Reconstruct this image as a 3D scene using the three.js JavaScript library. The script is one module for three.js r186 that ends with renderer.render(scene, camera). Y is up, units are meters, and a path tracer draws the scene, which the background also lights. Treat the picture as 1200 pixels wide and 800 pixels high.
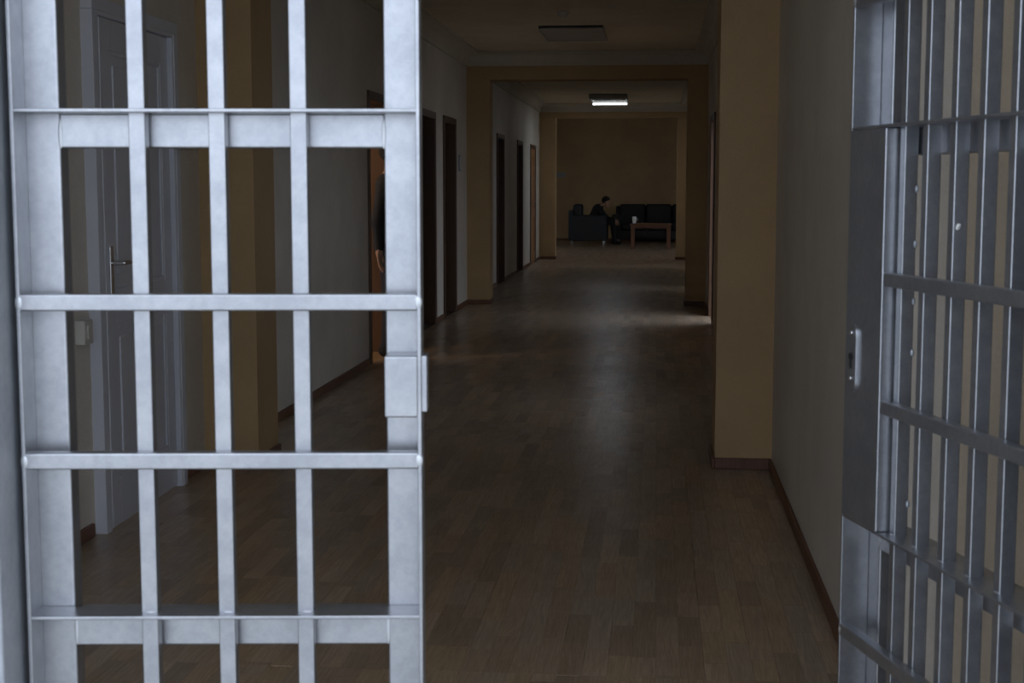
import * as THREE from 'three';
import { RoundedBoxGeometry } from 'three/addons/geometries/RoundedBoxGeometry.js';
import { mergeGeometries, mergeVertices } from 'three/addons/utils/BufferGeometryUtils.js';
import { MarchingCubes } from 'three/addons/objects/MarchingCubes.js';
import { RectAreaLightUniformsLib } from 'three/addons/lights/RectAreaLightUniformsLib.js';

// ------------------------------------------------------------------ camera, sky, sun, exposure
const scene = new THREE.Scene();
const camera = new THREE.PerspectiveCamera(26.48, 1.5, 0.05, 300);
camera.position.set(0, 1.4, 0);
camera.rotation.order = 'YXZ';
camera.rotation.set(-6.111 * Math.PI / 180, 5.678 * Math.PI / 180, 0);
scene.background = new THREE.Color().setRGB(0.82, 0.93, 1.12);
scene.backgroundIntensity = 1.24;
const renderer = new THREE.WebGLRenderer({ antialias: true });
camera.focus = 12; camera.userData.fStop = 14;
renderer.toneMapping = THREE.LinearToneMapping;
renderer.toneMappingExposure = 1.9;
renderer.shadowMap.enabled = true;
RectAreaLightUniformsLib.init();
// ------------------------------------------------------------------ helpers
let seed = 20117;
const rnd = () => { seed = (seed * 1664525 + 1013904223) >>> 0; return seed / 4294967296; };
const V = (x, y, z) => new THREE.Vector3(x, y, z);
const lin = (r, g, b) => new THREE.Color().setRGB(r, g, b);
const taken = {};
function numbered(n) { const k = taken[n] = (taken[n] ?? -1) + 1; return k ? `${n}_${String(k).padStart(3, '0')}` : n; }
function uvBox(g) {                                            // uv in metres by the dominant axis of each face
  if (g.index) g = g.toNonIndexed();
  const p = g.attributes.position, n = g.attributes.normal, uv = new Float32Array(p.count * 2);
  for (let i = 0; i < p.count; i += 3) {
    let ax = 0, ay = 0, az = 0;
    for (let k = 0; k < 3; k++) { ax += Math.abs(n.getX(i + k)); ay += Math.abs(n.getY(i + k)); az += Math.abs(n.getZ(i + k)); }
    for (let k = 0; k < 3; k++) {
      const j = i + k, x = p.getX(j), y = p.getY(j), z = p.getZ(j);
      if (ay >= ax && ay >= az) { uv[2 * j] = x; uv[2 * j + 1] = z; } else if (ax >= az) { uv[2 * j] = z; uv[2 * j + 1] = y; } else { uv[2 * j] = x; uv[2 * j + 1] = y; }
    }
  }
  g.setAttribute('uv', new THREE.BufferAttribute(uv, 2));
  for (const a of Object.keys(g.attributes)) if (!['position', 'normal', 'uv', 'color'].includes(a)) g.deleteAttribute(a);
  return g;
}
// boxes given by their two corners, sharp or with rounded edges
function bx(x0, x1, y0, y1, z0, z1) {
  const g = new THREE.BoxGeometry(Math.abs(x1 - x0), Math.abs(y1 - y0), Math.abs(z1 - z0));
  g.translate((x0 + x1) / 2, (y0 + y1) / 2, (z0 + z1) / 2); return g;
}
function rb(x0, x1, y0, y1, z0, z1, r = 0.003, seg = 2) {
  const w = Math.abs(x1 - x0), h = Math.abs(y1 - y0), d = Math.abs(z1 - z0);
  const g = new RoundedBoxGeometry(w, h, d, seg, Math.min(r, w / 2.01, h / 2.01, d / 2.01));
  g.translate((x0 + x1) / 2, (y0 + y1) / 2, (z0 + z1) / 2); return g;
}
function cyl(r0, r1, h, x, y, z, seg = 20) { const g = new THREE.CylinderGeometry(r0, r1, h, seg); g.translate(x, y, z); return g; }
const join = (list) => uvBox(list.length === 1 ? list[0] : mergeGeometries(list.map((g) => { g = g.index ? g.toNonIndexed() : g; for (const a of Object.keys(g.attributes)) if (!['position', 'normal', 'uv'].includes(a)) g.deleteAttribute(a); return g; })));
function obj(name, geos, mat, parent = scene) {
  const g = Array.isArray(geos) ? join(geos) : (geos.attributes.uv && geos.userData.keep ? geos : uvBox(geos));
  const m = new THREE.Mesh(g, mat); m.castShadow = m.receiveShadow = true;
  m.name = parent === scene ? numbered(name) : name;
  parent.add(m); return m;
}
function tag(o, label, category, group, kind) { o.userData = { label, category }; if (group) o.userData.group = group; if (kind) o.userData.kind = kind; return o; }
function thing(name, label, category, [x, y, z] = [0, 0, 0], turn = 0, group, kind) {
  const o = new THREE.Group(); o.name = numbered(name); o.position.set(x, y, z); o.rotation.y = turn; scene.add(o);
  return tag(o, label, category, group, kind);
}
function struct(name, geos, mat, label, category) { return tag(obj(name, geos, mat), label, category, null, 'structure'); }

// ------------------------------------------------------------------ procedural textures
function noise2(w, h, cells, s) {                             // tiling value noise
  const v = new Float32Array(cells * cells); let q = s >>> 0;
  for (let i = 0; i < v.length; i++) { q = (q * 1664525 + 1013904223) >>> 0; v[i] = q / 4294967296; }
  const out = new Float32Array(w * h), f = (t) => t * t * (3 - 2 * t);
  for (let y = 0; y < h; y++) for (let x = 0; x < w; x++) {
    const gx = x / w * cells, gy = y / h * cells, x0 = Math.floor(gx), y0 = Math.floor(gy), tx = f(gx - x0), ty = f(gy - y0);
    const a = v[(y0 % cells) * cells + x0 % cells], b = v[(y0 % cells) * cells + (x0 + 1) % cells], c = v[((y0 + 1) % cells) * cells + x0 % cells], d = v[((y0 + 1) % cells) * cells + (x0 + 1) % cells];
    out[y * w + x] = (a * (1 - tx) + b * tx) * (1 - ty) + (c * (1 - tx) + d * tx) * ty;
  }
  return out;
}
function layered(w, h, spec) { const o = new Float32Array(w * h); let t = 0; for (const [c, k, s] of spec) { const n = noise2(w, h, c, s); t += k; for (let i = 0; i < o.length; i++) o[i] += n[i] * k; } for (let i = 0; i < o.length; i++) o[i] /= t; return o; }
function tex(field, w, h, lo, hi, srgb, repeat = [1, 1]) {
  const d = new Uint8Array(w * h * 4);
  for (let i = 0; i < w * h; i++) { const t = Math.min(1, Math.max(0, field[i])); for (let k = 0; k < 3; k++) d[4 * i + k] = lo[k] + (hi[k] - lo[k]) * t; d[4 * i + 3] = 255; }
  const t = new THREE.DataTexture(d, w, h); t.wrapS = t.wrapT = THREE.RepeatWrapping; t.magFilter = THREE.LinearFilter; t.minFilter = THREE.LinearMipmapLinearFilter; t.generateMipmaps = true;
  if (srgb) t.colorSpace = THREE.SRGBColorSpace; t.repeat.set(...repeat); t.needsUpdate = true; return t;
}
const contrast = (f, k) => f.map((v) => 0.5 + (v - 0.5) * k);
const plasterN = layered(512, 512, [[64, 1, 3], [128, 1, 4], [256, 1.2, 5]]);
const plasterC = layered(512, 512, [[4, 1, 7], [11, .8, 8], [40, .4, 9], [200, .4, 10]]);
const plasterBump = tex(contrast(plasterN, 1.8), 512, 512, [0, 0, 0], [255, 255, 255], false, [1.2, 1.2]);
const plasterMap = tex(contrast(plasterC, 1.8), 512, 512, [236, 236, 236], [255, 255, 255], true, [.45, .45]);
const silverC = contrast(layered(512, 512, [[6, 1, 21], [16, .9, 22], [48, .8, 23], [160, .6, 24]]), 2.2);
const silverMap = tex(silverC, 512, 512, [222, 224, 228], [246, 247, 249], true, [2.2, 2.2]);
function grainField(w, h, s) {                                // streaks that run along v
  const a = noise2(w, h, 8, s), o = new Float32Array(w * h), fine = noise2(w, h, 128, s + 5);
  const lines = noise2(w, h, 256, s + 9);
  for (let y = 0; y < h; y++) for (let x = 0; x < w; x++) {
    const warp = a[y * w + x] * 40; const xx = ((x * 3 + warp) | 0) % w, yy = (y >> 3);
    o[y * w + x] = .55 * lines[yy * w + xx] + .3 * fine[yy * w + ((x + (warp | 0)) % w)] + .15 * a[y * w + x];
  }
  return contrast(o, 1.9);
}
const grain = grainField(512, 512, 51);
const woodMap = tex(grain, 512, 512, [205, 199, 191], [255, 255, 255], true, [2.2, .55]);
const floorRough = tex(contrast(layered(512, 512, [[5, 1, 61], [14, .8, 62], [60, .5, 63], [180, .5, 64]]), 1.8), 512, 512, [80, 80, 80], [128, 128, 128], false, [.5, .5]);
const leatherBump = tex(contrast(layered(256, 256, [[60, 1, 71], [110, 1, 72]]), 2), 256, 256, [0, 0, 0], [255, 255, 255], false, [4, 4]);
const fabricBump = tex(contrast(layered(256, 256, [[128, 1, 81], [70, .7, 82]]), 2), 256, 256, [0, 0, 0], [255, 255, 255], false, [5, 5]);

const std = (o) => new THREE.MeshStandardMaterial(o);
const M = {
  portal: std({ color: lin(.53, .355, .17), map: plasterMap, bumpMap: plasterBump, bumpScale: .0008, roughness: .62 }),
  recess: std({ color: lin(.68, .58, .44), map: plasterMap, bumpMap: plasterBump, bumpScale: .0008, roughness: .62 }),
  wall: std({ color: lin(.72, .66, .565), map: plasterMap, bumpMap: plasterBump, bumpScale: .0008, roughness: .62 }),
  ceiling: std({ color: lin(.80, .71, .54), map: plasterMap, bumpMap: plasterBump, bumpScale: .0005, roughness: .8 }),
  cornice: std({ color: lin(.66, .60, .48), map: plasterMap, roughness: .7 }),
  facade: std({ color: lin(.42, .40, .37), map: plasterMap, bumpMap: plasterBump, bumpScale: .002, roughness: .9 }),
  concrete: std({ color: lin(.56, .55, .52), map: plasterMap, bumpMap: plasterBump, bumpScale: .002, roughness: .92 }),
  floorBase: std({ color: lin(.07, .04, .02), roughness: .8 }),
  baseboard: std({ color: lin(.20, .085, .045), map: woodMap, roughness: .45 }),
  silver: std({ color: lin(.455, .455, .46), map: silverMap, metalness: .9, roughness: .33 }),
  post: std({ color: lin(.42, .435, .45), map: silverMap, metalness: .25, roughness: .5 }),
  weld: std({ color: lin(.56, .57, .58), metalness: .9, roughness: .5 }),
  chrome: std({ color: lin(.75, .75, .76), metalness: 1, roughness: .18 }),
  brass: std({ color: lin(.5, .5, .5), metalness: .9, roughness: .35 }),
  hole: std({ color: lin(.008, .008, .008), roughness: .9 }),
  pvc: std({ color: lin(.62, .63, .68), roughness: .32 }),
  plastic: std({ color: lin(.62, .60, .54), roughness: .35 }),
  rubber: std({ color: lin(.02, .02, .02), roughness: .7 }),
  doorDark: std({ color: lin(.10, .045, .020), map: woodMap, roughness: .4 }),
  doorFrame: std({ color: lin(.13, .065, .032), map: woodMap, roughness: .42 }),
  doorOak: std({ color: lin(.46, .215, .085), map: woodMap, roughness: .42 }),
  leather: std({ color: lin(.010, .010, .011), bumpMap: leatherBump, bumpScale: .0015, roughness: .5 }),
  tableWood: std({ color: lin(.20, .085, .045), map: woodMap, roughness: .4 }),
  lampHousing: std({ color: lin(.42, .41, .38), roughness: .45 }),
  lampDiffuser: std({ color: lin(.40, .38, .34), roughness: .3 }),
  lampLouvre: std({ color: lin(.55, .55, .56), metalness: .8, roughness: .25 }),
  tubeOff: std({ color: lin(.55, .55, .53), roughness: .25 }),
  tubeOn: std({ color: lin(.9, .9, .9), emissive: lin(.86, .93, 1.0), emissiveIntensity: 3.2, roughness: .4 }),
  porcelain: std({ color: lin(.75, .74, .70), roughness: .2 }),
  paper: std({ color: lin(.35, .36, .38), roughness: .9 }),
  body: std({ vertexColors: true, roughness: .85, bumpMap: fabricBump, bumpScale: .0006 }),
  glass: new THREE.MeshPhysicalMaterial({ color: lin(1, 1, 1), transmission: 1, thickness: 0, roughness: 0, ior: 1.5 }),
};

// ------------------------------------------------------------------ the building
const XL = -2.245, XR = .58, CEIL = 2.96, T = .22, DOORH = 2.1;
const ANG = 6.378 * Math.PI / 180;                             // the gate wall stands askew to the corridor
const GATE = V(-.895, 0, -1.953);
const gu = V(Math.cos(ANG), 0, -Math.sin(ANG)), gn = V(Math.sin(ANG), 0, Math.cos(ANG));
const gp = (u, y, n) => V(GATE.x + gu.x * u + gn.x * n, y, GATE.z + gu.z * u + gn.z * n);
const toGate = (g) => { g.rotateY(ANG); g.translate(GATE.x, 0, GATE.z); return g; };
const Z0 = -7.0, Z1 = -17.17, Z2 = -27.9, ZE = -37.7;          // portals and end wall

// wall along z with openings [z near, z far, sill, head]
function wallZ(x0, x1, zNear, zFar, openings = [], top = CEIL) {
  const out = []; let z = zNear;
  for (const [a, b, s, h] of openings) {
    out.push(bx(x0, x1, 0, top, z, a));
    if (s > 0) out.push(bx(x0, x1, 0, s, a, b));
    out.push(bx(x0, x1, h, top, a, b)); z = b;
  }
  out.push(bx(x0, x1, 0, top, z, zFar)); return out;
}
const leftDoors = { d1: [-5.60, -6.54], d2: [-11.24, -12.12], d3: [-13.78, -14.62], d4: [-15.27, -16.13], d5: [-20.4, -21.3], d6: [-23.4, -24.25], d7: [-25.85, -26.85] };
const rightDoors = { r1: [-14.85, -15.80], r2: [-19.6, -20.5], r3: [-25.1, -26.0] };
struct('wall_left', wallZ(XL - T, XL, -1.2, Z2 - .35, Object.values(leftDoors).map(([a, b]) => [a, b, 0, DOORH])), M.wall, 'cream plastered left wall of the corridor with a row of doors', 'wall');
struct('wall_right', wallZ(XR, XR + T, -4.05, Z2 - .35, [[-8.6, -9.6, .9, 2.0], ...Object.values(rightDoors).map(([a, b]) => [a, b, 0, DOORH])]), M.wall, 'cream plastered right wall of the corridor beyond the open gate', 'wall');
struct('wall_entrance', [bx(XR + T, 1.45, 0, CEIL, -4.05, -4.27), bx(1.25, 1.45, 0, CEIL, -1.2, -4.05)], M.recess, 'cream wall recess behind the open barred gate leaf', 'wall');
// facade wall with the gate opening
{
  const o = [bx(-4.2, -.55, 0, 3.4, -.10, .34), bx(1.68, 4.2, 0, 3.4, -.10, .34), bx(-.55, 1.68, 2.85, 3.4, -.10, .34)].map(toGate);
  struct('wall_front', o, M.facade, 'rendered outer wall around the gate opening', 'wall');
}
const LC = 3.5;                                                // lounge ceiling height
struct('wall_end', [bx(-5.6, 3.6, 0, LC, ZE, ZE - .2)], M.portal, 'plain end wall of the lounge behind the sofa', 'wall');
struct('wall_lounge', [...wallZ(3.4, 3.6, Z2, ZE, [[-29.2, -32.0, .7, 2.4]], LC), ...wallZ(-5.6, -5.4, Z2, ZE, [[-29.2, -32.0, .7, 2.4]], LC), bx(-5.6, XL - T, 0, LC, Z2, Z2 - .2), bx(XR + T, 3.6, 0, LC, Z2, Z2 - .2), bx(XL - T, XR + T, CEIL + .25, LC, Z2 - .15, Z2 - .35)], M.wall, 'side walls of the lounge at the end of the corridor', 'wall');
struct('ceiling', [bx(-5.6, XR + T, CEIL, CEIL + .25, -1.2, Z2 - .15), bx(XR + T, 3.6, CEIL, CEIL + .25, -17.4, Z2 - .15), bx(-5.6, 3.6, LC, LC + .2, Z2, ZE - .2), bx(XR + T, 1.6, CEIL, CEIL + .25, -1.2, -4.27)], M.ceiling, 'off-white flat ceiling of the corridor', 'ceiling');
// portals that narrow the corridor
struct('trim_1', [bx(XL, -1.97, 0, CEIL, Z0, Z0 - .38), bx(.30, XR, 0, CEIL, -7.2, -7.58), bx(-1.97, .30, 2.66, CEIL, -7.2, -7.38)], M.portal, 'first portal with the broad cream pier on the right', 'portal');
struct('trim_2', [bx(XL, -1.975, 0, CEIL, Z1, Z1 - .35), bx(.345, XR, 0, CEIL, Z1, Z1 - .35), bx(-1.975, .345, 2.64, CEIL, Z1, Z1 - .35)], M.portal, 'middle portal framing the far half of the corridor', 'portal');
struct('trim_3', [bx(XL, -1.94, 0, CEIL, Z2, Z2 - .35), bx(.372, XR, 0, CEIL, Z2, Z2 - .35), bx(-1.94, .372, 2.70, CEIL, Z2, Z2 - .35), bx(XL, XR, CEIL, CEIL + .26, Z2 - .151, Z2 - .35)], M.portal, 'far portal opening into the lounge', 'portal');
// coved cornices under the ceiling
function cove(s, len) {                                        // profile in x,y with its corner at the origin, swept along +z
  const sh = new THREE.Shape(); sh.moveTo(0, 0); sh.lineTo(s, 0); sh.lineTo(s, -.015); sh.quadraticCurveTo(.018, -.018, .015, -s); sh.lineTo(0, -s); sh.closePath();
  return new THREE.ExtrudeGeometry(sh, { depth: len, bevelEnabled: false, curveSegments: 6 });
}
{
  const c = [], S = .16;
  for (const [a, b] of [[Z0 - .38, Z1], [Z1 - .35, Z2]]) {
    const l = cove(S, a - b); l.translate(XL, CEIL, b); c.push(l);
    const r = cove(S, a - b); r.rotateY(Math.PI); r.translate(XR, CEIL, a); c.push(r);
  }
  struct('trim_4', c, M.cornice, 'coved cornice along the corridor ceiling', 'cornice');
  const e = [];
  for (const z of [Z1, Z2]) { const p = cove(S, XR - XL); p.rotateY(-Math.PI / 2); p.translate(XR, CEIL, z); e.push(p); }
  struct('trim_5', e, M.cornice, 'coved cornice across the heads of the portals', 'cornice');
}
// skirting
function skirt(list) { return list.map(([x0, x1, z0, z1]) => rb(x0, x1, 0, .055, z0, z1, .004, 1)); }
{
  const L = [], R = [], b = .016; let z = -2.2;
  const hole = (d) => Object.values(d).map(([a, c]) => [a + .08, c - .08]);
  const cuts = [...hole(leftDoors), [Z0, Z0 - .38], [Z1, Z1 - .35]].sort((a, c) => c[0] - a[0]);
  for (const [a, c] of cuts) { L.push([XL, XL + b, z, a]); z = c; } L.push([XL, XL + b, z, Z2]);
  z = -4.05;
  const cr = [...hole(rightDoors), [-7.2, -7.58], [Z1, Z1 - .35]].sort((a, c) => c[0] - a[0]);
  for (const [a, c] of cr) { R.push([XR - b, XR, z, a]); z = c; } R.push([XR - b, XR, z, Z2]);
  L.push([XL, -1.97, Z0 + b, Z0], [-1.97, -1.97 + b, Z0 + b, Z0 - .38], [XL, -1.975, Z1 + b, Z1], [-1.975, -1.975 + b, Z1 + b, Z1 - .35], [XL, -1.94, Z2 + b, Z2], [-1.94, -1.94 + b, Z2 + b, Z2 - .35]);
  R.push([.30, XR, -7.2 + b, -7.2], [.30 - b, .30, -7.2 + b, -7.58], [.345, XR, Z1 + b, Z1], [.345 - b, .345, Z1 + b, Z1 - .35], [.372, XR, Z2 + b, Z2], [.372 - b, .372, Z2 + b, Z2 - .35]);
  struct('baseboard_left', skirt(L), M.baseboard, 'reddish brown skirting board along the left wall', 'skirting');
  struct('baseboard_right', skirt(R), M.baseboard, 'reddish brown skirting board along the right wall and pier', 'skirting');
  struct('baseboard_end', skirt([[-5.4, 3.4, ZE + b, ZE]]), M.baseboard, 'reddish brown skirting board under the lounge end wall', 'skirting');
}

// floor: laid strips on a slab; the nearest ones in view are single pieces
{
  const fl = new THREE.Group(); fl.name = 'floor'; scene.add(fl);
  tag(fl, 'brown wood strip floor running down the corridor', 'floor', null, 'structure');
  obj('slab', [bx(-5.6, 3.6, -.2, -.0085, -1.2, -38)], M.floorBase, fl);
  const W = .0705, tones = [[0.47, 0.358, 0.253], [0.423, 0.315, 0.218], [0.529, 0.402, 0.288], [0.376, 0.284, 0.204], [0.447, 0.352, 0.267], [0.494, 0.358, 0.232]];
  const mats = tones.map((t) => new THREE.MeshPhysicalMaterial({ color: lin(...t), map: woodMap, roughness: .9, roughnessMap: floorRough, clearcoat: .35, clearcoatRoughness: .22 }));
  const pieces = [];
  const lay = (x0, x1, za, zb) => {
    for (let x = x0; x < x1 - .001; x += W) {
      let z = za - rnd() * .4; let first = za;
      while (first > zb) { const end = Math.max(z, zb); if (first - end > .02) pieces.push([x, Math.min(x + W, x1), first, end, Math.floor(rnd() * tones.length)]); first = end; z = end - (.30 + .14 * Math.floor(rnd() * 3)); }
    }
  };
  lay(XL, XR, -4.05, Z2); lay(-2.6, 1.25, -1.6, -4.05); lay(-5.4, 3.4, Z2, ZE);
  // apparent size from the camera: nearest pieces inside the picture come first
  const inv = new THREE.Matrix4(); camera.updateMatrixWorld(); inv.copy(camera.matrixWorld).invert();
  const tf = Math.tan(13.24 * Math.PI / 180);
  const seen = (p) => { const v = V((p[0] + p[1]) / 2, 0, (p[2] + p[3]) / 2).applyMatrix4(inv); const ok = Math.abs(v.x / -v.z) < tf * 1.53 && Math.abs(v.y / -v.z) < tf * 1.02; return ok ? (p[2] - p[3]) * W / Math.pow(-v.z, 3) : 0; };
  const order = pieces.map((p, i) => [seen(p), i]).sort((a, b) => b[0] - a[0]);
  const single = new Set(order.slice(0, 300).map((o) => o[1]));
  const stripGeo = (p, ou, ov) => {
    const g0 = .0006, h = .0003;
    const g = new THREE.BoxGeometry(p[1] - p[0] - g0, .0085, p[2] - p[3] - g0).toNonIndexed(); g.translate((p[0] + p[1]) / 2, -.00425 - h * ou, (p[2] + p[3]) / 2);
    const gg = uvBox(g), uv = gg.attributes.uv; for (let i = 0; i < uv.count; i++) uv.setXY(i, uv.getX(i) + ou * 3.7, uv.getY(i) + ov * 5.1); gg.userData.keep = true; return gg;
  };
  const rest = tones.map(() => []);
  pieces.forEach((p, i) => {
    const g = stripGeo(p, rnd(), rnd());
    if (single.has(i)) obj('floor_strip', g, mats[p[4]], fl); else rest[p[4]].push(g);
  });
  rest.forEach((list, k) => { const g = mergeGeometries(list); g.userData.keep = true; const m = obj('floor_strips', g, mats[k], fl); m.userData.kind = 'stuff'; });
}
// ground, porch and walls outside, behind the camera
struct('ground', [bx(-30, 30, -.35, -.21, -60, 30), bx(-6, 6, -.25, -.03, -1.2, 30)], M.concrete, 'grey paved ground outside the gate', 'ground');

// ------------------------------------------------------------------ the rooms behind the open doors
function room(name, label, x0, x1, zNear, zFar, win, side) {   // side: +1 window in the wall at x1, -1 in the wall at x0
  const t = .2, g = [bx(x0, x1, 0, CEIL, zNear, zNear + t), bx(x0, x1, 0, CEIL, zFar, zFar - t)];
  const far = side > 0 ? [x1, x1 + t] : [x0 - t, x0];
  g.push(...wallZ(far[0], far[1], zNear + t, zFar - t, [win]));
  struct(name, g, M.wall, label, 'wall');
}

struct('floor_rooms', [bx(XR + T, 3.6, -.0085, 0, -17.4, -27.9), bx(XR + T, 2.4, -.0085, 0, -14.5, -16.5), bx(-5.6, XL - T, -.0085, 0, -9, -12.9), bx(XL - T, XL, -.0085, 0, -11.24, -12.12), ...Object.values(rightDoors).map(([a, b]) => bx(XR, XR + T, -.0085, 0, a, b))], std({ color: lin(.32, .2, .1), map: woodMap, roughness: .5 }), 'brown wood floor of the side rooms', 'floor');
room('wall_side_room', 'walls of the room on the right just beyond the middle portal', XR + T, 3.4, -17.6, -22.0, [-18.6, -21.0, .6, 2.5], 1);
room('wall_side_room', 'walls of the room on the right beside the lit ceiling lamp', XR + T, 3.4, -23.7, -27.7, [-24.4, -26.9, .6, 2.5], 1);
room('wall_side_room', 'walls of the room behind the person in the doorway', -5.4, XL - T, -9.2, -12.7, [-9.5, -11.9, .6, 2.5], -1);

// windows of those rooms and of the lounge
let winN = 0;
function windowUnit(x, z0, z1, y0, y1, label) {
  const o = new THREE.Group(); o.name = `window_${++winN}`; o.position.set(x, 0, (z0 + z1) / 2); scene.add(o); tag(o, label, 'window', null, 'structure');
  const h = (z0 - z1) / 2, f = .05;
  obj('window_frame', [rb(-.04, .04, y0, y0 + f, -h, h), rb(-.04, .04, y1 - f, y1, -h, h), rb(-.04, .04, y0, y1, -h, -h + f), rb(-.04, .04, y0, y1, h - f, h), rb(-.04, .04, y0, y1, -f / 2, f / 2)], M.pvc, o);
  for (const s of [-1, 1]) obj('pane', [bx(-.003, .003, y0 + f, y1 - f, s * f / 2, s * (h - f))], M.glass, o);
  return o;
}
windowUnit(XR + T / 2, -8.6, -9.6, .9, 2.0, 'window in the right wall hidden behind the broad pier');
{ // glazed strip between the gate post and the wall
  const o = new THREE.Group(); o.name = `window_${++winN}`; o.position.copy(GATE); o.rotation.y = ANG; scene.add(o); tag(o, 'narrow glazed strip left of the gate post', 'window', null, 'structure');
  obj('window_frame', [rb(-.55, -.51, 0, 2.85, -.03, .03), rb(-.14, -.10, 0, 2.85, -.03, .03), rb(-.51, -.14, 0, .06, -.03, .03), rb(-.51, -.14, 2.79, 2.85, -.03, .03), rb(-.51, -.14, 1.0, 1.05, -.03, .03)], M.pvc, o);
  for (const [a, b] of [[.06, 1.0], [1.05, 2.79]]) obj('pane', [bx(-.51, -.14, a, b, -.003, .003)], M.glass, o);
}
windowUnit(3.5, -18.6, -21.0, .6, 2.5, 'window of the room on the right beyond the middle portal');
windowUnit(3.5, -24.4, -26.9, .6, 2.5, 'window of the room beside the lit lamp');
windowUnit(-5.5, -9.5, -11.9, .6, 2.5, 'window of the room behind the standing person');
windowUnit(3.5, -29.2, -32.0, .7, 2.4, 'window in the right side wall of the lounge');
windowUnit(-5.5, -29.2, -32.0, .7, 2.4, 'window in the left side wall of the lounge');

// ------------------------------------------------------------------ doors along the corridor
// local frame: +x out of the wall into the corridor, +z towards the camera, base at the middle of the opening
function leverHandle(parent, x, y, z, dir, face) {             // face: sign of the side of the leaf
  const hd = obj('handle', [rb(x, x + face * .008, y - .11, y + .11, z - .018, z + .018, .004), (() => { const g = new THREE.CylinderGeometry(.009, .009, .05, 14); g.rotateZ(Math.PI / 2); g.translate(x + face * .03, y + .04, z); return g; })(), rb(x + face * .045, x + face * .063, y + .031, y + .049, z, z + dir * .12, .008)], M.chrome, parent);
  return hd;
}
function panelLeaf(w, h, th, panels) {                         // leaf in the z-y plane, hinge edge at z = 0, running to z = w; returns geometries of body and panels
  const body = [], pan = [];
  const st = .105; let y = .012;
  const rows = panels;
  body.push(rb(-th, 0, .008, h, 0, st, .003, 1), rb(-th, 0, .008, h, w - st, w, .003, 1));
  let y0 = .008;
  for (const [a, b] of rows) { body.push(bx(-th, 0, y0, a, st, w - st)); pan.push([a, b]); y0 = b; }
  body.push(bx(-th, 0, y0, h, st, w - st));
  return [body, pan, st];
}
function doorSet(n, side, [za, zb], mats, label, leaf) {
  const o = new THREE.Group(); o.name = `door_${n}`; scene.add(o); tag(o, label, 'door', null, 'structure');
  o.position.set(side < 0 ? XL : XR, 0, (za + zb) / 2); o.scale.x = 1; const s = side < 0 ? 1 : -1;   // s: direction into the corridor
  const h = (za - zb) / 2, cas = .07, j = .03, p = leaf.proud ?? .014;
  const X = (a, b) => [s * a, s * b].sort((q, r) => q - r);
  const B = (a, b, y0, y1, z0, z1, r = .003) => rb(...X(a, b), y0, y1, z0, z1, r, 1);
  obj('frame', [B(-T - .01, p, 0, DOORH - j, -h + .001, -h + j), B(-T - .01, p, 0, DOORH - j, h - j, h - .001), B(-T - .01, p, DOORH - j + .0005, DOORH - .001, -h + .001, h - .001),
    B(-.002, p + .004, 0, DOORH - .0125, -h - cas + .03, -h + .012), B(-.002, p + .004, 0, DOORH - .0125, h - .012, h + cas - .03), B(.0, p + .004, DOORH - .012, DOORH + cas - .03, -h - cas + .03, h + cas - .03)], mats.frame, o);
  if (leaf.none) return o;
  const lw = 2 * h - 2 * j - .008, lh = DOORH - j - .004, th = .042;
  const L = new THREE.Group(); L.name = 'leaf'; o.add(L);
  const [body, pan, st] = panelLeaf(lw, lh, th, [[.20, .84], [.98, lh - .12]]);
  obj('leaf_body', body, mats.leaf, L);
  for (const [a, b] of pan) {
    obj('panel', [bx(-th + .012, -.012, a, b, st, lw - st), rb(-.012, -.002, a, a + .02, st, lw - st, .004, 1), rb(-.012, -.002, b - .02, b, st, lw - st, .004, 1), rb(-.012, -.002, a, b, st, st + .02, .004, 1), rb(-.012, -.002, a, b, lw - st - .02, lw - st, .004, 1), rb(-.018, -.005, a + .06, b - .06, st + .06, lw - st - .06, .005, 1)], mats.leaf, L);
  }
  if (leaf.handle !== false) { leverHandle(L, 0, 1.05, lw - .055, -1, 1); leverHandle(L, -th, 1.05, lw - .055, -1, -1); }
  // hinge at the far (-z) jamb; leaf front set back from the corridor face
  L.position.set(s * (-(leaf.back ?? .1)), 0, -h + j + .004);
  if (s < 0) L.scale.x = -1;
  L.rotation.y = s * (leaf.turn ?? 0);
  return o;
}
const white = { frame: M.pvc, leaf: M.pvc }, dark = { frame: M.doorFrame, leaf: M.doorDark }, oak = { frame: M.doorFrame, leaf: M.doorOak };
{
  const d = doorSet(1, -1, leftDoors.d1, white, 'white panelled door standing slightly ajar behind the left gate bars', { back: -.022, turn: .028, proud: .045 });
  obj('strike_plate', [rb(.0, .035, .96, 1.16, .438, .441, .001, 1)], M.brass, d);
}
doorSet(2, -1, leftDoors.d2, oak, 'wooden door opened inwards behind the standing person', { back: T - .03, turn: -1.5 });
doorSet(3, -1, leftDoors.d3, dark, 'dark brown door just past the gate edge, left of the bright wall strip', { back: .12 });
doorSet(4, -1, leftDoors.d4, dark, 'dark brown door right of the bright wall strip, before the middle portal', { back: .12 });
doorSet(5, -1, leftDoors.d5, dark, 'dark door nearest beyond the middle portal', { back: .12 });
doorSet(6, -1, leftDoors.d6, dark, 'second dark door beyond the middle portal', { back: .12 });
doorSet(7, -1, leftDoors.d7, oak, 'reddish brown door next to the far portal', { back: -.004 });
doorSet(8, 1, rightDoors.r1, dark, 'dark framed open doorway on the right leading outside, behind the broad pier', { none: true });
doorSet(9, 1, rightDoors.r2, dark, 'open doorway on the right just beyond the middle portal', { none: true });
doorSet(10, 1, rightDoors.r3, dark, 'open doorway on the right below the lit ceiling lamp', { none: true });

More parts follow.
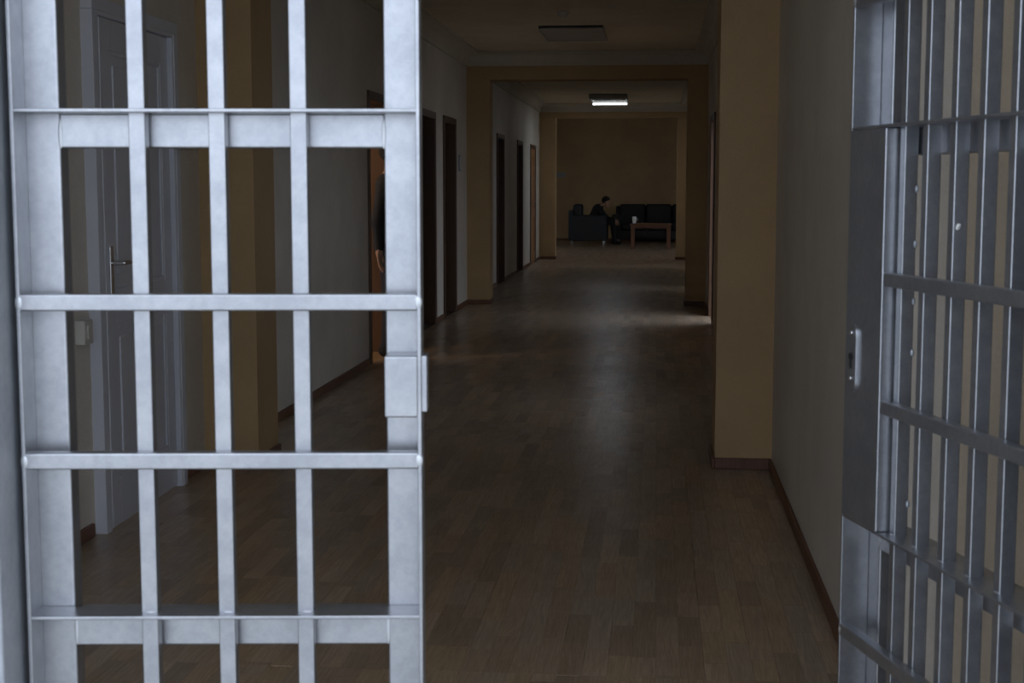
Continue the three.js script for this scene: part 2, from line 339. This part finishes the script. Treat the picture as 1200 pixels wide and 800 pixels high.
// ------------------------------------------------------------------ the barred gate
function barGate(name, label, category, pos, turn, o) {
  const G = thing(name, label, category, pos, turn);
  const W = o.W, e = .006, D = .055, y0 = .05, y1 = 2.16, sw = .053, sd = .04;
  const S = M.silver;
  for (const x of [0, W - e]) obj('rim_plate', [rb(x, x + e, y0, y1, -D, 0, .0016)], S, G);
  for (const y of [y0, y1 - e]) obj('rim_plate', [rb(e, W - e, y, y + e, -D, 0, .0016)], S, G);
  for (const x of [.001, W - sw - .001]) obj('stile', [rb(x, x + sw, y0, y1, -D - sd, -D, .004)], S, G);
  const rails = [[y0, y0 + .05], [.724, .776], [1.454, 1.503], [y1 - .05, y1]];
  for (const [a, b] of rails) obj('rail', [rb(sw, W - sw, a, b, -D - sd + .001, -D - .0005, .003)], S, G);
  for (const y of [.779, 1.502]) obj('shelf_plate', [rb(e - .001, W - e + .001, y, y + .0052, -D + .001, -.0005, .0014)], S, G);
  const cb = [[.30, .3245], [.547, .572], [.9985, 1.0225], [1.225, 1.249], [1.722, 1.747], [1.94, 1.964]];
  for (const [a, b] of cb) {
    const x0 = (a > .79 && a < 1.5 && o.lockBox) ? o.lockBox[1] : e - .001;
    obj('crossbar', [rb(x0 - .002, W - e + .001, a, b, -.0225, -.0004, .003)], S, G);
  }
  for (const [x, w] of o.bars) obj('vertical_bar', [rb(x, x + w, y0 + .01, y1 - .01, -.022 - .025, -.022, .002)], S, G);
  // weld beads where bars meet the rims and plates
  const bead = (x, y, z, r, sx = 1, sy = 1, sz = 1) => { const g = new THREE.IcosahedronGeometry(r, 2); g.scale(sx, sy, sz); g.translate(x, y, z); return g; };
  for (const [a, b] of cb) for (const x of [.004, W - .004]) {
    if (o.lockBox && x < .1 && a > .79 && a < 1.5) continue;
    obj('weld_bead', [bead(x, (a + b) / 2, -.003, .006, 1, 1.9, .7)], M.weld, G);
  }
  for (const y of [.7845, 1.507]) for (const [x, w] of o.bars) obj('weld_bead', [bead(x + w * .6, y - .001, -.022, .0035, 2.4, .7, .8)], M.weld, G);
  for (const [a, b] of rails.slice(1, 3)) for (const x of [sw + .001, W - sw - .001]) obj('weld_bead', [bead(x, (a + b) / 2 - .004, -D - .0012, .0045, .8, 5, .45)], M.weld, G);
  return G;
}
{
  const L = barGate('barred_gate', 'silver painted barred gate leaf standing closed on the left', 'gate', [GATE.x, 0, GATE.z], ANG, { W: .569, bars: [[.159, .0235], [.271, .0235], [.3855, .0235]] });
  const lock = obj('lock_box', [rb(.5165, .564, 1.073, 1.161, -.0545, .0015, .003)], M.silver, L);
  obj('strike_lip', [rb(.568, .577, 1.08, 1.161, -.05, -.004, .002)], M.silver, L);
  for (const y of [.42, 1.88]) { const h = obj('hinge', [cyl(.006, .006, .12, -.006, y, -.008, 16)], M.silver, L); }
  // leaf on the right, swung into the corridor
  const tr = -74.64 * Math.PI / 180;
  const R = barGate('barred_gate', 'open barred gate leaf with long lock case on the right', 'gate', [.354, 0, -2.748], tr, { W: .745, lockBox: [.008, .158], bars: [[.166, .02], [.253, .02], [.352, .02], [.446, .02], [.541, .02], [.638, .02]] });
  obj('lock_case', [rb(.004, .158, .7845, 1.5015, -.0545, .0015, .0025)], M.silver, R);
  const esc = (() => { const sh = new THREE.Shape(), w = .019, h = .062; sh.absarc(0, h - w, w, 0, Math.PI); sh.absarc(0, -h + w, w, Math.PI, 2 * Math.PI); sh.closePath(); const g = new THREE.ExtrudeGeometry(sh, { depth: .004, bevelEnabled: true, bevelSize: .001, bevelThickness: .001, bevelSegments: 2, curveSegments: 12 }); g.translate(.044, 1.085, .0015); return g; })();
  const ep = obj('escutcheon', esc, M.silver, R);
  obj('keyhole', [(() => { const g = new THREE.CylinderGeometry(.007, .007, .003, 16); g.rotateX(Math.PI / 2); g.translate(.044, 1.088, .0078); return g; })(), bx(.041, .047, 1.066, 1.086, .0065, .0092)], M.hole, ep);
  for (const y of [1.048, 1.132]) obj('screw', [(() => { const g = new THREE.SphereGeometry(.0045, 12, 8); g.scale(1, 1, .5); g.translate(.044, y, .008); return g; })()], M.chrome, ep);
  for (const y of [.84, 1.11, 1.20, 1.30, 1.395]) obj('weld_bead', [(() => { const g = new THREE.IcosahedronGeometry(.0045, 2); g.scale(1.1, 1.6, .8); g.translate(.184, y, -.046); return g; })()], M.post, R);
  obj('paper_scrap', [(() => { const g = new RoundedBoxGeometry(.011, .004, .006, 1, .0015); g.rotateZ(.9); g.translate(.374, 1.335, -.03); return g; })()], M.porcelain, R);
  for (const y of [.42, 1.88]) obj('hinge', [cyl(.006, .006, .12, .748, y, -.099, 16)], M.silver, R);
  // posts of the frame and its head
  const post = (n, l, u0, u1, n0, n1) => { const o = thing(n, l, 'gate post', [GATE.x, 0, GATE.z], ANG); obj('post_tube', [rb(u0, u1, 0, 2.32, n0, n1, .005)], M.post, o); obj('base_plate', [rb(u0 - .02, u1 + .02, 0, .008, n0 - .02, n1 + .02, .002, 1)], M.post, o); return o; };
  post('gate_post', 'silver steel post at the far left edge, hinge side of the closed leaf', -.095, -.0125, -.075, .068);
  post('gate_post', 'silver steel post at the right edge, hinge side of the open leaf', 1.5425, 1.60, .01, .15);
  const head = thing('gate_head_bar', 'silver steel bar across the top of the gate', 'gate frame', [GATE.x, 0, GATE.z], ANG);
  obj('head_tube', [rb(-.0115, 1.5415, 2.24, 2.32, -.04, .068, .005)], M.silver, head);
}

// ------------------------------------------------------------------ lamps and fittings on ceiling and walls
function ceilingLamp(label, x, z, w, d, lit, hh) {
  const o = thing('ceiling_lamp', label, 'ceiling lamp', [x, CEIL, z]);
  obj('housing', [bx(-w / 2, w / 2, -.02, 0, -d / 2, d / 2), rb(-w / 2, -w / 2 + .012, -hh, 0, -d / 2, d / 2, .003, 1), rb(w / 2 - .012, w / 2, -hh, 0, -d / 2, d / 2, .003, 1), rb(-w / 2, w / 2, -hh, 0, -d / 2, -d / 2 + .012, .003, 1), rb(-w / 2, w / 2, -hh, 0, d / 2 - .012, d / 2, .003, 1)], M.lampHousing, o);
  if (!lit) { obj('diffuser', [rb(-w / 2 + .013, w / 2 - .013, -hh + .006, -hh + .012, -d / 2 + .013, d / 2 - .013, .002, 1)], M.lampDiffuser, o); return o; }
  return o;
}
ceilingLamp('unlit flat ceiling lamp near the middle portal', -.855, -15.0, .63, 1.2, false, .036);
{
  const o = ceilingLamp('lit fluorescent ceiling lamp in the far corridor', -.845, -25.6, .64, 1.2, true, .085);
  for (const z of [.42, .14, -.14]) obj('tube', [(() => { const g = new THREE.CylinderGeometry(.013, .013, .58, 14); g.rotateZ(Math.PI / 2); g.translate(0, -.06, z); return g; })()], M.tubeOff, o);
  for (let k = 0; k < 7; k++) obj('louvre', [bx(-.27 + k * .09 - .001, -.27 + k * .09 + .001, -.083, -.045, -.3, .58)], M.lampLouvre, o);
  obj('lit_tube', [(() => { const g = new THREE.CylinderGeometry(.016, .016, .60, 18); g.rotateZ(Math.PI / 2); g.translate(0, -.112, -.46); return g; })()], M.tubeOn, o);
  for (const q of [-1, 1]) obj('tube_holder', [rb(q * .318, q * .302, -.14, -.08, -.49, -.43, .003, 1)], M.lampHousing, o);
  const a = new THREE.RectAreaLight(lin(.82, .92, 1.05), 34, .6, .05);
  a.position.set(-.845, CEIL - .14, -25.6 - .46); a.lookAt(-.845, 0, -25.6 - .46); scene.add(a);
}
{
  const o = thing('ceiling_lamp', 'warm globe lamp in the room behind the standing person', 'ceiling lamp', [-3.7, CEIL, -10.7]);
  obj('ceiling_rose', [cyl(.05, .06, .03, 0, -.015, 0, 24)], M.lampHousing, o); obj('stem', [cyl(.008, .008, .25, 0, -.155, 0, 10)], M.lampHousing, o);
  obj('globe', [(() => { const g = new THREE.SphereGeometry(.1, 24, 16); g.translate(0, -.36, 0); return g; })()], std({ color: lin(.9, .85, .75), emissive: lin(1, .72, .42), emissiveIntensity: 1.2, roughness: .4 }), o);
  const p = new THREE.PointLight(lin(1, .72, .42), 1.6); p.position.set(-3.7, CEIL - .36, -10.7); p.castShadow = true; p.shadow.radius = 4; scene.add(p);
}
{
  const o = thing('smoke_detector', 'small round smoke detector in front of the unlit lamp', 'smoke detector', [-.86, CEIL, -13.3]);
  obj('detector_base', [cyl(.055, .055, .014, 0, -.007, 0, 28)], M.plastic, o);
  obj('detector_head', [cyl(.045, .032, .03, 0, -.029, 0, 28)], M.plastic, o);
}
{
  const o = thing('light_switch', 'white surface light switch beside the white door', 'light switch', [XL, .833, -5.452]);
  obj('switch_box', [rb(0, .042, -.048, .048, -.042, .042, .005)], M.plastic, o);
  obj('rocker', [rb(.042, .048, -.026, .026, -.02, .02, .002)], M.plastic, o);
  const q = thing('wall_plate', 'small dark plate on the wall after the second dark door', 'wall plate', [XL, 1.66, -16.45]);
  obj('plate_body', [rb(0, .02, -.09, .09, -.06, .06, .004)], M.paper, q); obj('plate_rim', [rb(.02, .024, -.07, .07, -.045, .045, .001)], M.plastic, q);
  const s = thing('wall_sign', 'small pale notice on the end wall left of the armchair', 'notice', [-2.5, 1.69, ZE]);
  obj('notice_sheet', [bx(-.13, .13, -.05, .05, 0, .006)], M.paper, s); obj('notice_frame', [rb(-.14, .14, -.06, -.05, 0, .012, .002, 1), rb(-.14, .14, .05, .06, 0, .012, .002, 1), rb(-.14, -.13, -.06, .06, 0, .012, .002, 1), rb(.13, .14, -.06, .06, 0, .012, .002, 1)], M.paper, s);
}

// ------------------------------------------------------------------ lounge furniture
{
  const o = thing('armchair', 'black leather armchair turned to the right in the lounge', 'armchair', [-1.64, 0, -35.2]);
  const L = M.leather;
  obj('seat_frame', [rb(-.42, .42, .10, .30, -.44, .44, .02, 3)], L, o);
  obj('seat_cushion', [rb(-.22, .44, .30, .46, -.30, .30, .045, 4)], L, o);
  obj('backrest', [rb(-.46, -.34, .10, .83, -.44, .44, .03, 3)], L, o);
  obj('back_cushion', [rb(-.36, -.14, .42, .97, -.30, .30, .06, 4)], L, o);
  for (const s of [-1, 1]) obj('armrest', [rb(-.40, .46, .10, .705, s * .30, s * .46, .025, 3)], L, o);
  for (const x of [-.38, .38]) for (const z of [-.38, .38]) obj('leg', [cyl(.022, .018, .10, x, .05, z, 16)], M.chrome, o);
}
{
  const o = thing('sofa', 'black leather sofa against the lounge end wall', 'sofa', [.05, 0, -36.75]);
  const L = M.leather;
  obj('seat_frame', [rb(-1.06, 1.06, .08, .30, -.42, .46, .02, 3)], L, o);
  obj('backrest', [rb(-1.08, 1.08, .10, .90, -.48, -.30, .03, 3)], L, o);
  for (const s of [-1, 0, 1]) { obj('seat_cushion', [rb(s * .62 - .305, s * .62 + .305, .30, .46, -.26, .48, .045, 4)], L, o); obj('back_cushion', [rb(s * .66 - .325, s * .66 + .325, .42, .95, -.32, -.12, .06, 4)], L, o); }
  for (const s of [-1, 1]) obj('armrest', [rb(s * .94, s * 1.16, .08, .69, -.46, .48, .03, 3)], L, o);
  for (const x of [-1.0, 1.0]) for (const z of [-.38, .40]) obj('leg', [cyl(.022, .018, .09, x, .045, z, 16)], M.chrome, o);
}
{
  const o = thing('coffee_table', 'reddish wooden coffee table in front of the sofa', 'table', [-.133, 0, -32.85]);
  obj('table_top', [rb(-.47, .47, .535, .57, -.33, .33, .005)], M.tableWood, o);
  obj('apron', [rb(-.42, .42, .47, .535, -.30, -.28, .002, 1), rb(-.42, .42, .47, .535, .28, .30, .002, 1), rb(-.42, -.40, .47, .535, -.28, .28, .002, 1), rb(.40, .42, .47, .535, -.28, .28, .002, 1)], M.tableWood, o);
  for (const x of [-.4, .4]) for (const z of [-.27, .27]) obj('leg', [rb(x - .042, x + .042, 0, .535, z - .042, z + .042, .004, 1)], M.tableWood, o);
  const c = thing('cup', 'white cup on the left end of the coffee table', 'cup', [-.50, .57, -32.75]);
  obj('cup_body', new THREE.LatheGeometry([[0, .004], [.03, .004], [.034, 0], [.037, .004], [.043, .07], [.045, .15], [.041, .15], [.038, .07], [.03, .012], [0, .012]].map(([x, y]) => new THREE.Vector2(x, y)), 28), M.porcelain, c);
  obj('handle', [(() => { const g = new THREE.TorusGeometry(.03, .006, 8, 16, Math.PI); g.rotateZ(-Math.PI / 2); g.translate(.042, .085, 0); return g; })()], M.porcelain, c);
}

// ------------------------------------------------------------------ people
const smin = (a, b, k) => { const h = Math.max(k - Math.abs(a - b), 0) / k; return Math.min(a, b) - h * h * k * .25; };
function capsule(p, a, b, r0, r1, sx = 1) {                    // distance to a tapered capsule
  const bx_ = b[0] - a[0], by = b[1] - a[1], bz = b[2] - a[2], px = p[0] - a[0], py = p[1] - a[1], pz = p[2] - a[2];
  const t = Math.min(1, Math.max(0, (px * bx_ + py * by + pz * bz) / (bx_ * bx_ + by * by + bz * bz + 1e-9)));
  return Math.hypot(px - bx_ * t, py - by * t, pz - bz * t) - (r0 + (r1 - r0) * t);
}
function ellipsoid(p, c, r) { const x = (p[0] - c[0]) / r[0], y = (p[1] - c[1]) / r[1], z = (p[2] - c[2]) / r[2], k = Math.hypot(x, y, z); return (k - 1) * Math.min(r[0], r[1], r[2]); }
function blob(parts, cell, paint) {                            // parts: functions p -> distance with their blend; meshed in a cube around lo..hi
  const { lo, hi, list } = parts;
  const c = [0, 1, 2].map((k) => (lo[k] + hi[k]) / 2), half = Math.max(...[0, 1, 2].map((k) => (hi[k] - lo[k]) / 2)) + cell * 3;
  const n = Math.ceil(2 * half / cell);
  const mc = new MarchingCubes(n, M.body, false, false, 400000); mc.isolation = 0; mc.reset();
  const F = mc.field, hs = n / 2;
  for (let z = 0; z < n; z++) for (let y = 0; y < n; y++) for (let x = 0; x < n; x++) {
    const p = [c[0] + (x - hs) / hs * half, c[1] + (y - hs) / hs * half, c[2] + (z - hs) / hs * half];
    let d = 1e3;
    if (p[0] > lo[0] - cell * 2 && p[0] < hi[0] + cell * 2 && p[1] > lo[1] - cell * 2 && p[1] < hi[1] + cell * 2 && p[2] > lo[2] - cell * 2 && p[2] < hi[2] + cell * 2)
      for (const [f, k] of list) d = k > 0 ? smin(d, f(p), k) : k < 0 ? Math.max(d, -f(p)) : Math.min(d, f(p));
    F[x + y * n + z * n * n] = -Math.min(d, 1);
  }
  mc.update();
  const m = mc.count, pos = new Float32Array(m * 3);
  for (let i = 0; i < m; i++) for (let k = 0; k < 3; k++) pos[3 * i + k] = c[k] + mc.positionArray[3 * i + k] * half;
  let g = new THREE.BufferGeometry(); g.setAttribute('position', new THREE.BufferAttribute(pos, 3));
  g = mergeVertices(g, cell * .02); g.computeVertexNormals();
  const col = new Float32Array(g.attributes.position.count * 3), P = g.attributes.position;
  for (let i = 0; i < P.count; i++) { const q = paint([P.getX(i), P.getY(i), P.getZ(i)]); col.set(q, 3 * i); }
  g.setAttribute('color', new THREE.BufferAttribute(col, 3));
  return g.toNonIndexed();
}
const SKIN = [.42, .24, .16], JACKET = [.014, .014, .017], TROUSER = [.02, .019, .022], HAIR = [.012, .009, .007], SHOE = [.012, .010, .009];
const caps = (a, b, r0, r1, k = .03) => [(p) => capsule(p, a, b, r0, r1), k];
function headGeo(c, yaw, pitch, hairLow) {                     // head about 0.23 m tall looking along +x, then turned
  const skin = [
    [(p) => ellipsoid(p, [-.012, .025, 0], [.098, .098, .078]), .02], [(p) => ellipsoid(p, [.028, -.045, 0], [.064, .075, .058]), .04],
    [(p) => capsule(p, [.088, .012, 0], [.112, -.026, 0], .009, .014), .012], [(p) => ellipsoid(p, [.072, .028, 0], [.024, .014, .05]), .02],
    [(p) => ellipsoid(p, [.078, -.062, 0], [.018, .008, .024]), .01], [(p) => ellipsoid(p, [.066, -.1, 0], [.024, .02, .026]), .02],
    [(p) => ellipsoid(p, [.084, .008, .03], [.012, .009, .016]), -1], [(p) => ellipsoid(p, [.084, .008, -.03], [.012, .009, .016]), -1],
    [(p) => ellipsoid(p, [.074, .008, .03], [.012, .011, .013]), 0], [(p) => ellipsoid(p, [.074, .008, -.03], [.012, .011, .013]), 0],
    [(p) => ellipsoid(p, [-.006, -.006, .079], [.02, .034, .011]), .01], [(p) => ellipsoid(p, [-.006, -.006, -.079], [.02, .034, .011]), .01],
  ];
  const g = blob({ lo: [-.13, -.14, -.1], hi: [.14, .14, .1], list: skin }, .0045, (p) => (Math.hypot(p[0] - .085, p[1] - .008, Math.abs(p[2]) - .03) < .007 ? [.02, .015, .012] : Math.hypot((p[0] - .09) / 2, p[1] + .062, p[2] / 3) < .008 ? [.3, .12, .1] : SKIN));
  const hair = [[(p) => Math.max(ellipsoid(p, [-.018, .034, 0], [.108, .104, .088]), (p[0] - .045) * .8 - (p[1] - .055) * .9, -(p[1] + hairLow) - (p[0] + .02) * -.5), 0]];
  const h = blob({ lo: [-.15, -.16, -.11], hi: [.13, .15, .11], list: hair }, .006, () => HAIR);
  for (const q of [g, h]) { q.rotateZ(pitch); q.rotateY(yaw); q.translate(...c); }
  return [g, h];
}
function handGeo(paint = () => SKIN) {                         // hand hanging down from the wrist at the origin; thumb towards +x, palm facing +z
  const j = [];
  j.push([(p) => ellipsoid(p, [0, -.05, 0], [.042, .055, .016]), .012], caps([0, .03, 0], [0, -.02, 0], .026, .028, .02));
  const fingers = [[-.031, -.09, .062, .0075], [-.011, -.098, .078, .0085], [.010, -.098, .074, .0085], [.030, -.092, .066, .0085]];
  for (const [x, y, l, r] of fingers) {
    const a = [x * .85, y + .03, 0], b = [x * 1.05, y - l * .40, .006], c = [x * 1.1, y - l * .72, .018], d = [x * 1.1, y - l * .95, .034];
    j.push(caps(a, b, r + .001, r, .006), caps(b, c, r, r - .0006, .003), caps(c, d, r - .0006, r - .0014, .003));
  }
  j.push(caps([.026, -.03, .004], [.05, -.065, .016], .013, .0105, .012), caps([.05, -.065, .016], [.056, -.098, .026], .0105, .0085, .003));
  return blob({ lo: [-.055, -.19, -.035], hi: [.075, .06, .055], list: j }, .003, paint);
}
const clean = (g) => { const o = g.index ? g.toNonIndexed() : g; for (const a of Object.keys(o.attributes)) if (!['position', 'normal', 'color'].includes(a)) o.deleteAttribute(a); return o; };
function person(label, pos, turn, body, hands, head, hairName = 'hair') {
  const o = thing('person', label, 'person', pos, turn);
  const g = mergeGeometries([body, ...hands, head[0]].map(clean)); uvKeep(g);
  obj('body', g, M.body, o);
  const h = clean(head[1]); uvKeep(h); obj(hairName, h, M.body, o);
  return o;
}
function uvKeep(g) { const p = g.attributes.position, uv = new Float32Array(p.count * 2); for (let i = 0; i < p.count; i++) { uv[2 * i] = p.getX(i) + p.getZ(i); uv[2 * i + 1] = p.getY(i); } g.setAttribute('uv', new THREE.BufferAttribute(uv, 2)); g.userData.keep = true; return g; }
{ // person standing at the doorway; looks along +x before the turn, right side at +z
  const list = [
    [(p) => ellipsoid(p, [0, 1.26, 0], [.125, .24, .19]), .05], [(p) => ellipsoid(p, [0, 1.02, 0], [.115, .2, .165]), .08],
    caps([-.01, 1.42, -.13], [-.01, 1.42, .13], .075, .075, .06), caps([0, 1.44, 0], [.01, 1.55, 0], .062, .056, .03),
    [(p) => ellipsoid(p, [-.01, .93, 0], [.125, .14, .175]), .08],
  ];
  for (const s of [-1, 1]) {
    list.push(caps([-.01, 1.40, s * .185], [-.055, 1.12, s * .235], .062, .05, .04), caps([-.055, 1.12, s * .235], [-.04, .90, s * .25], .05, .036, .03));
    list.push(caps([0, .92, s * .09], [.015, .50, s * .10], .094, .066, .05), caps([.015, .50, s * .10], [-.02, .10, s * .105], .062, .046, .04));
    list.push(caps([-.04, .05, s * .105], [.14, .035, s * .12], .045, .036, .04), [(p) => Math.max(p[1] < 0 ? 1 : -1, -1), -2]);
  }
  const L2 = list.filter(([, k]) => k !== -2);
  const body = blob({ lo: [-.2, 0, -.33], hi: [.24, 1.6, .33], list: L2 }, .012, (p) => (p[1] < .09 ? SHOE : p[1] > 1.475 && Math.abs(p[2]) < .075 ? SKIN : p[1] < .90 && Math.abs(p[2]) < .205 ? TROUSER : JACKET));
  const hands = [-1, 1].map((s) => { const g = handGeo(); g.rotateY(s > 0 ? Math.PI * .5 : Math.PI * .5); if (s > 0) { } g.rotateY(0); g.translate(-.038, .885, s * .252); return g; });
  person('person in dark jacket and trousers standing in the left doorway', [-2.175, 0, -11.80], -.05, body, hands, headGeo([.03, 1.655, 0], 0, -.06, .03));
}
{ // person sitting in the armchair, bent forward; looks along +x
  const list = [
    [(p) => ellipsoid(p, [-.02, .56, 0], [.14, .13, .175]), .05], caps([0, .60, 0], [.10, .84, 0], .135, .13, .08), caps([.13, .88, -.12], [.13, .88, .12], .07, .07, .06),
    caps([.17, .91, 0], [.235, .965, 0], .058, .052, .03),
  ];
  for (const s of [-1, 1]) {
    list.push(caps([.15, .87, s * .175], [.30, .63, s * .21], .055, .046, .04), caps([.30, .63, s * .21], [.50, .60, s * .07], .044, .034, .03));
    list.push(caps([.02, .56, s * .10], [.46, .54, s * .13], .088, .065, .05), caps([.46, .54, s * .13], [.50, .10, s * .13], .06, .045, .04), caps([.48, .05, s * .13], [.64, .035, s * .15], .042, .034, .04));
  }
  const body = blob({ lo: [-.2, 0, -.3], hi: [.7, 1.02, .3], list }, .012, (p) => (p[1] < .085 ? SHOE : p[1] > .925 && p[0] > .17 ? SKIN : p[1] < .53 ? TROUSER : JACKET));
  const hands = [-1, 1].map((s) => { const g = handGeo(); g.rotateX(s * .2); g.rotateZ(Math.PI / 2 - .9); g.translate(.50, .595, s * .06); return g; });
  person('person in dark clothes sitting bent forward in the black armchair', [-1.52, 0, -35.2], 0, body, hands, headGeo([.31, 1.02, 0], 0, -.25, .05));
}

renderer.render(scene, camera);
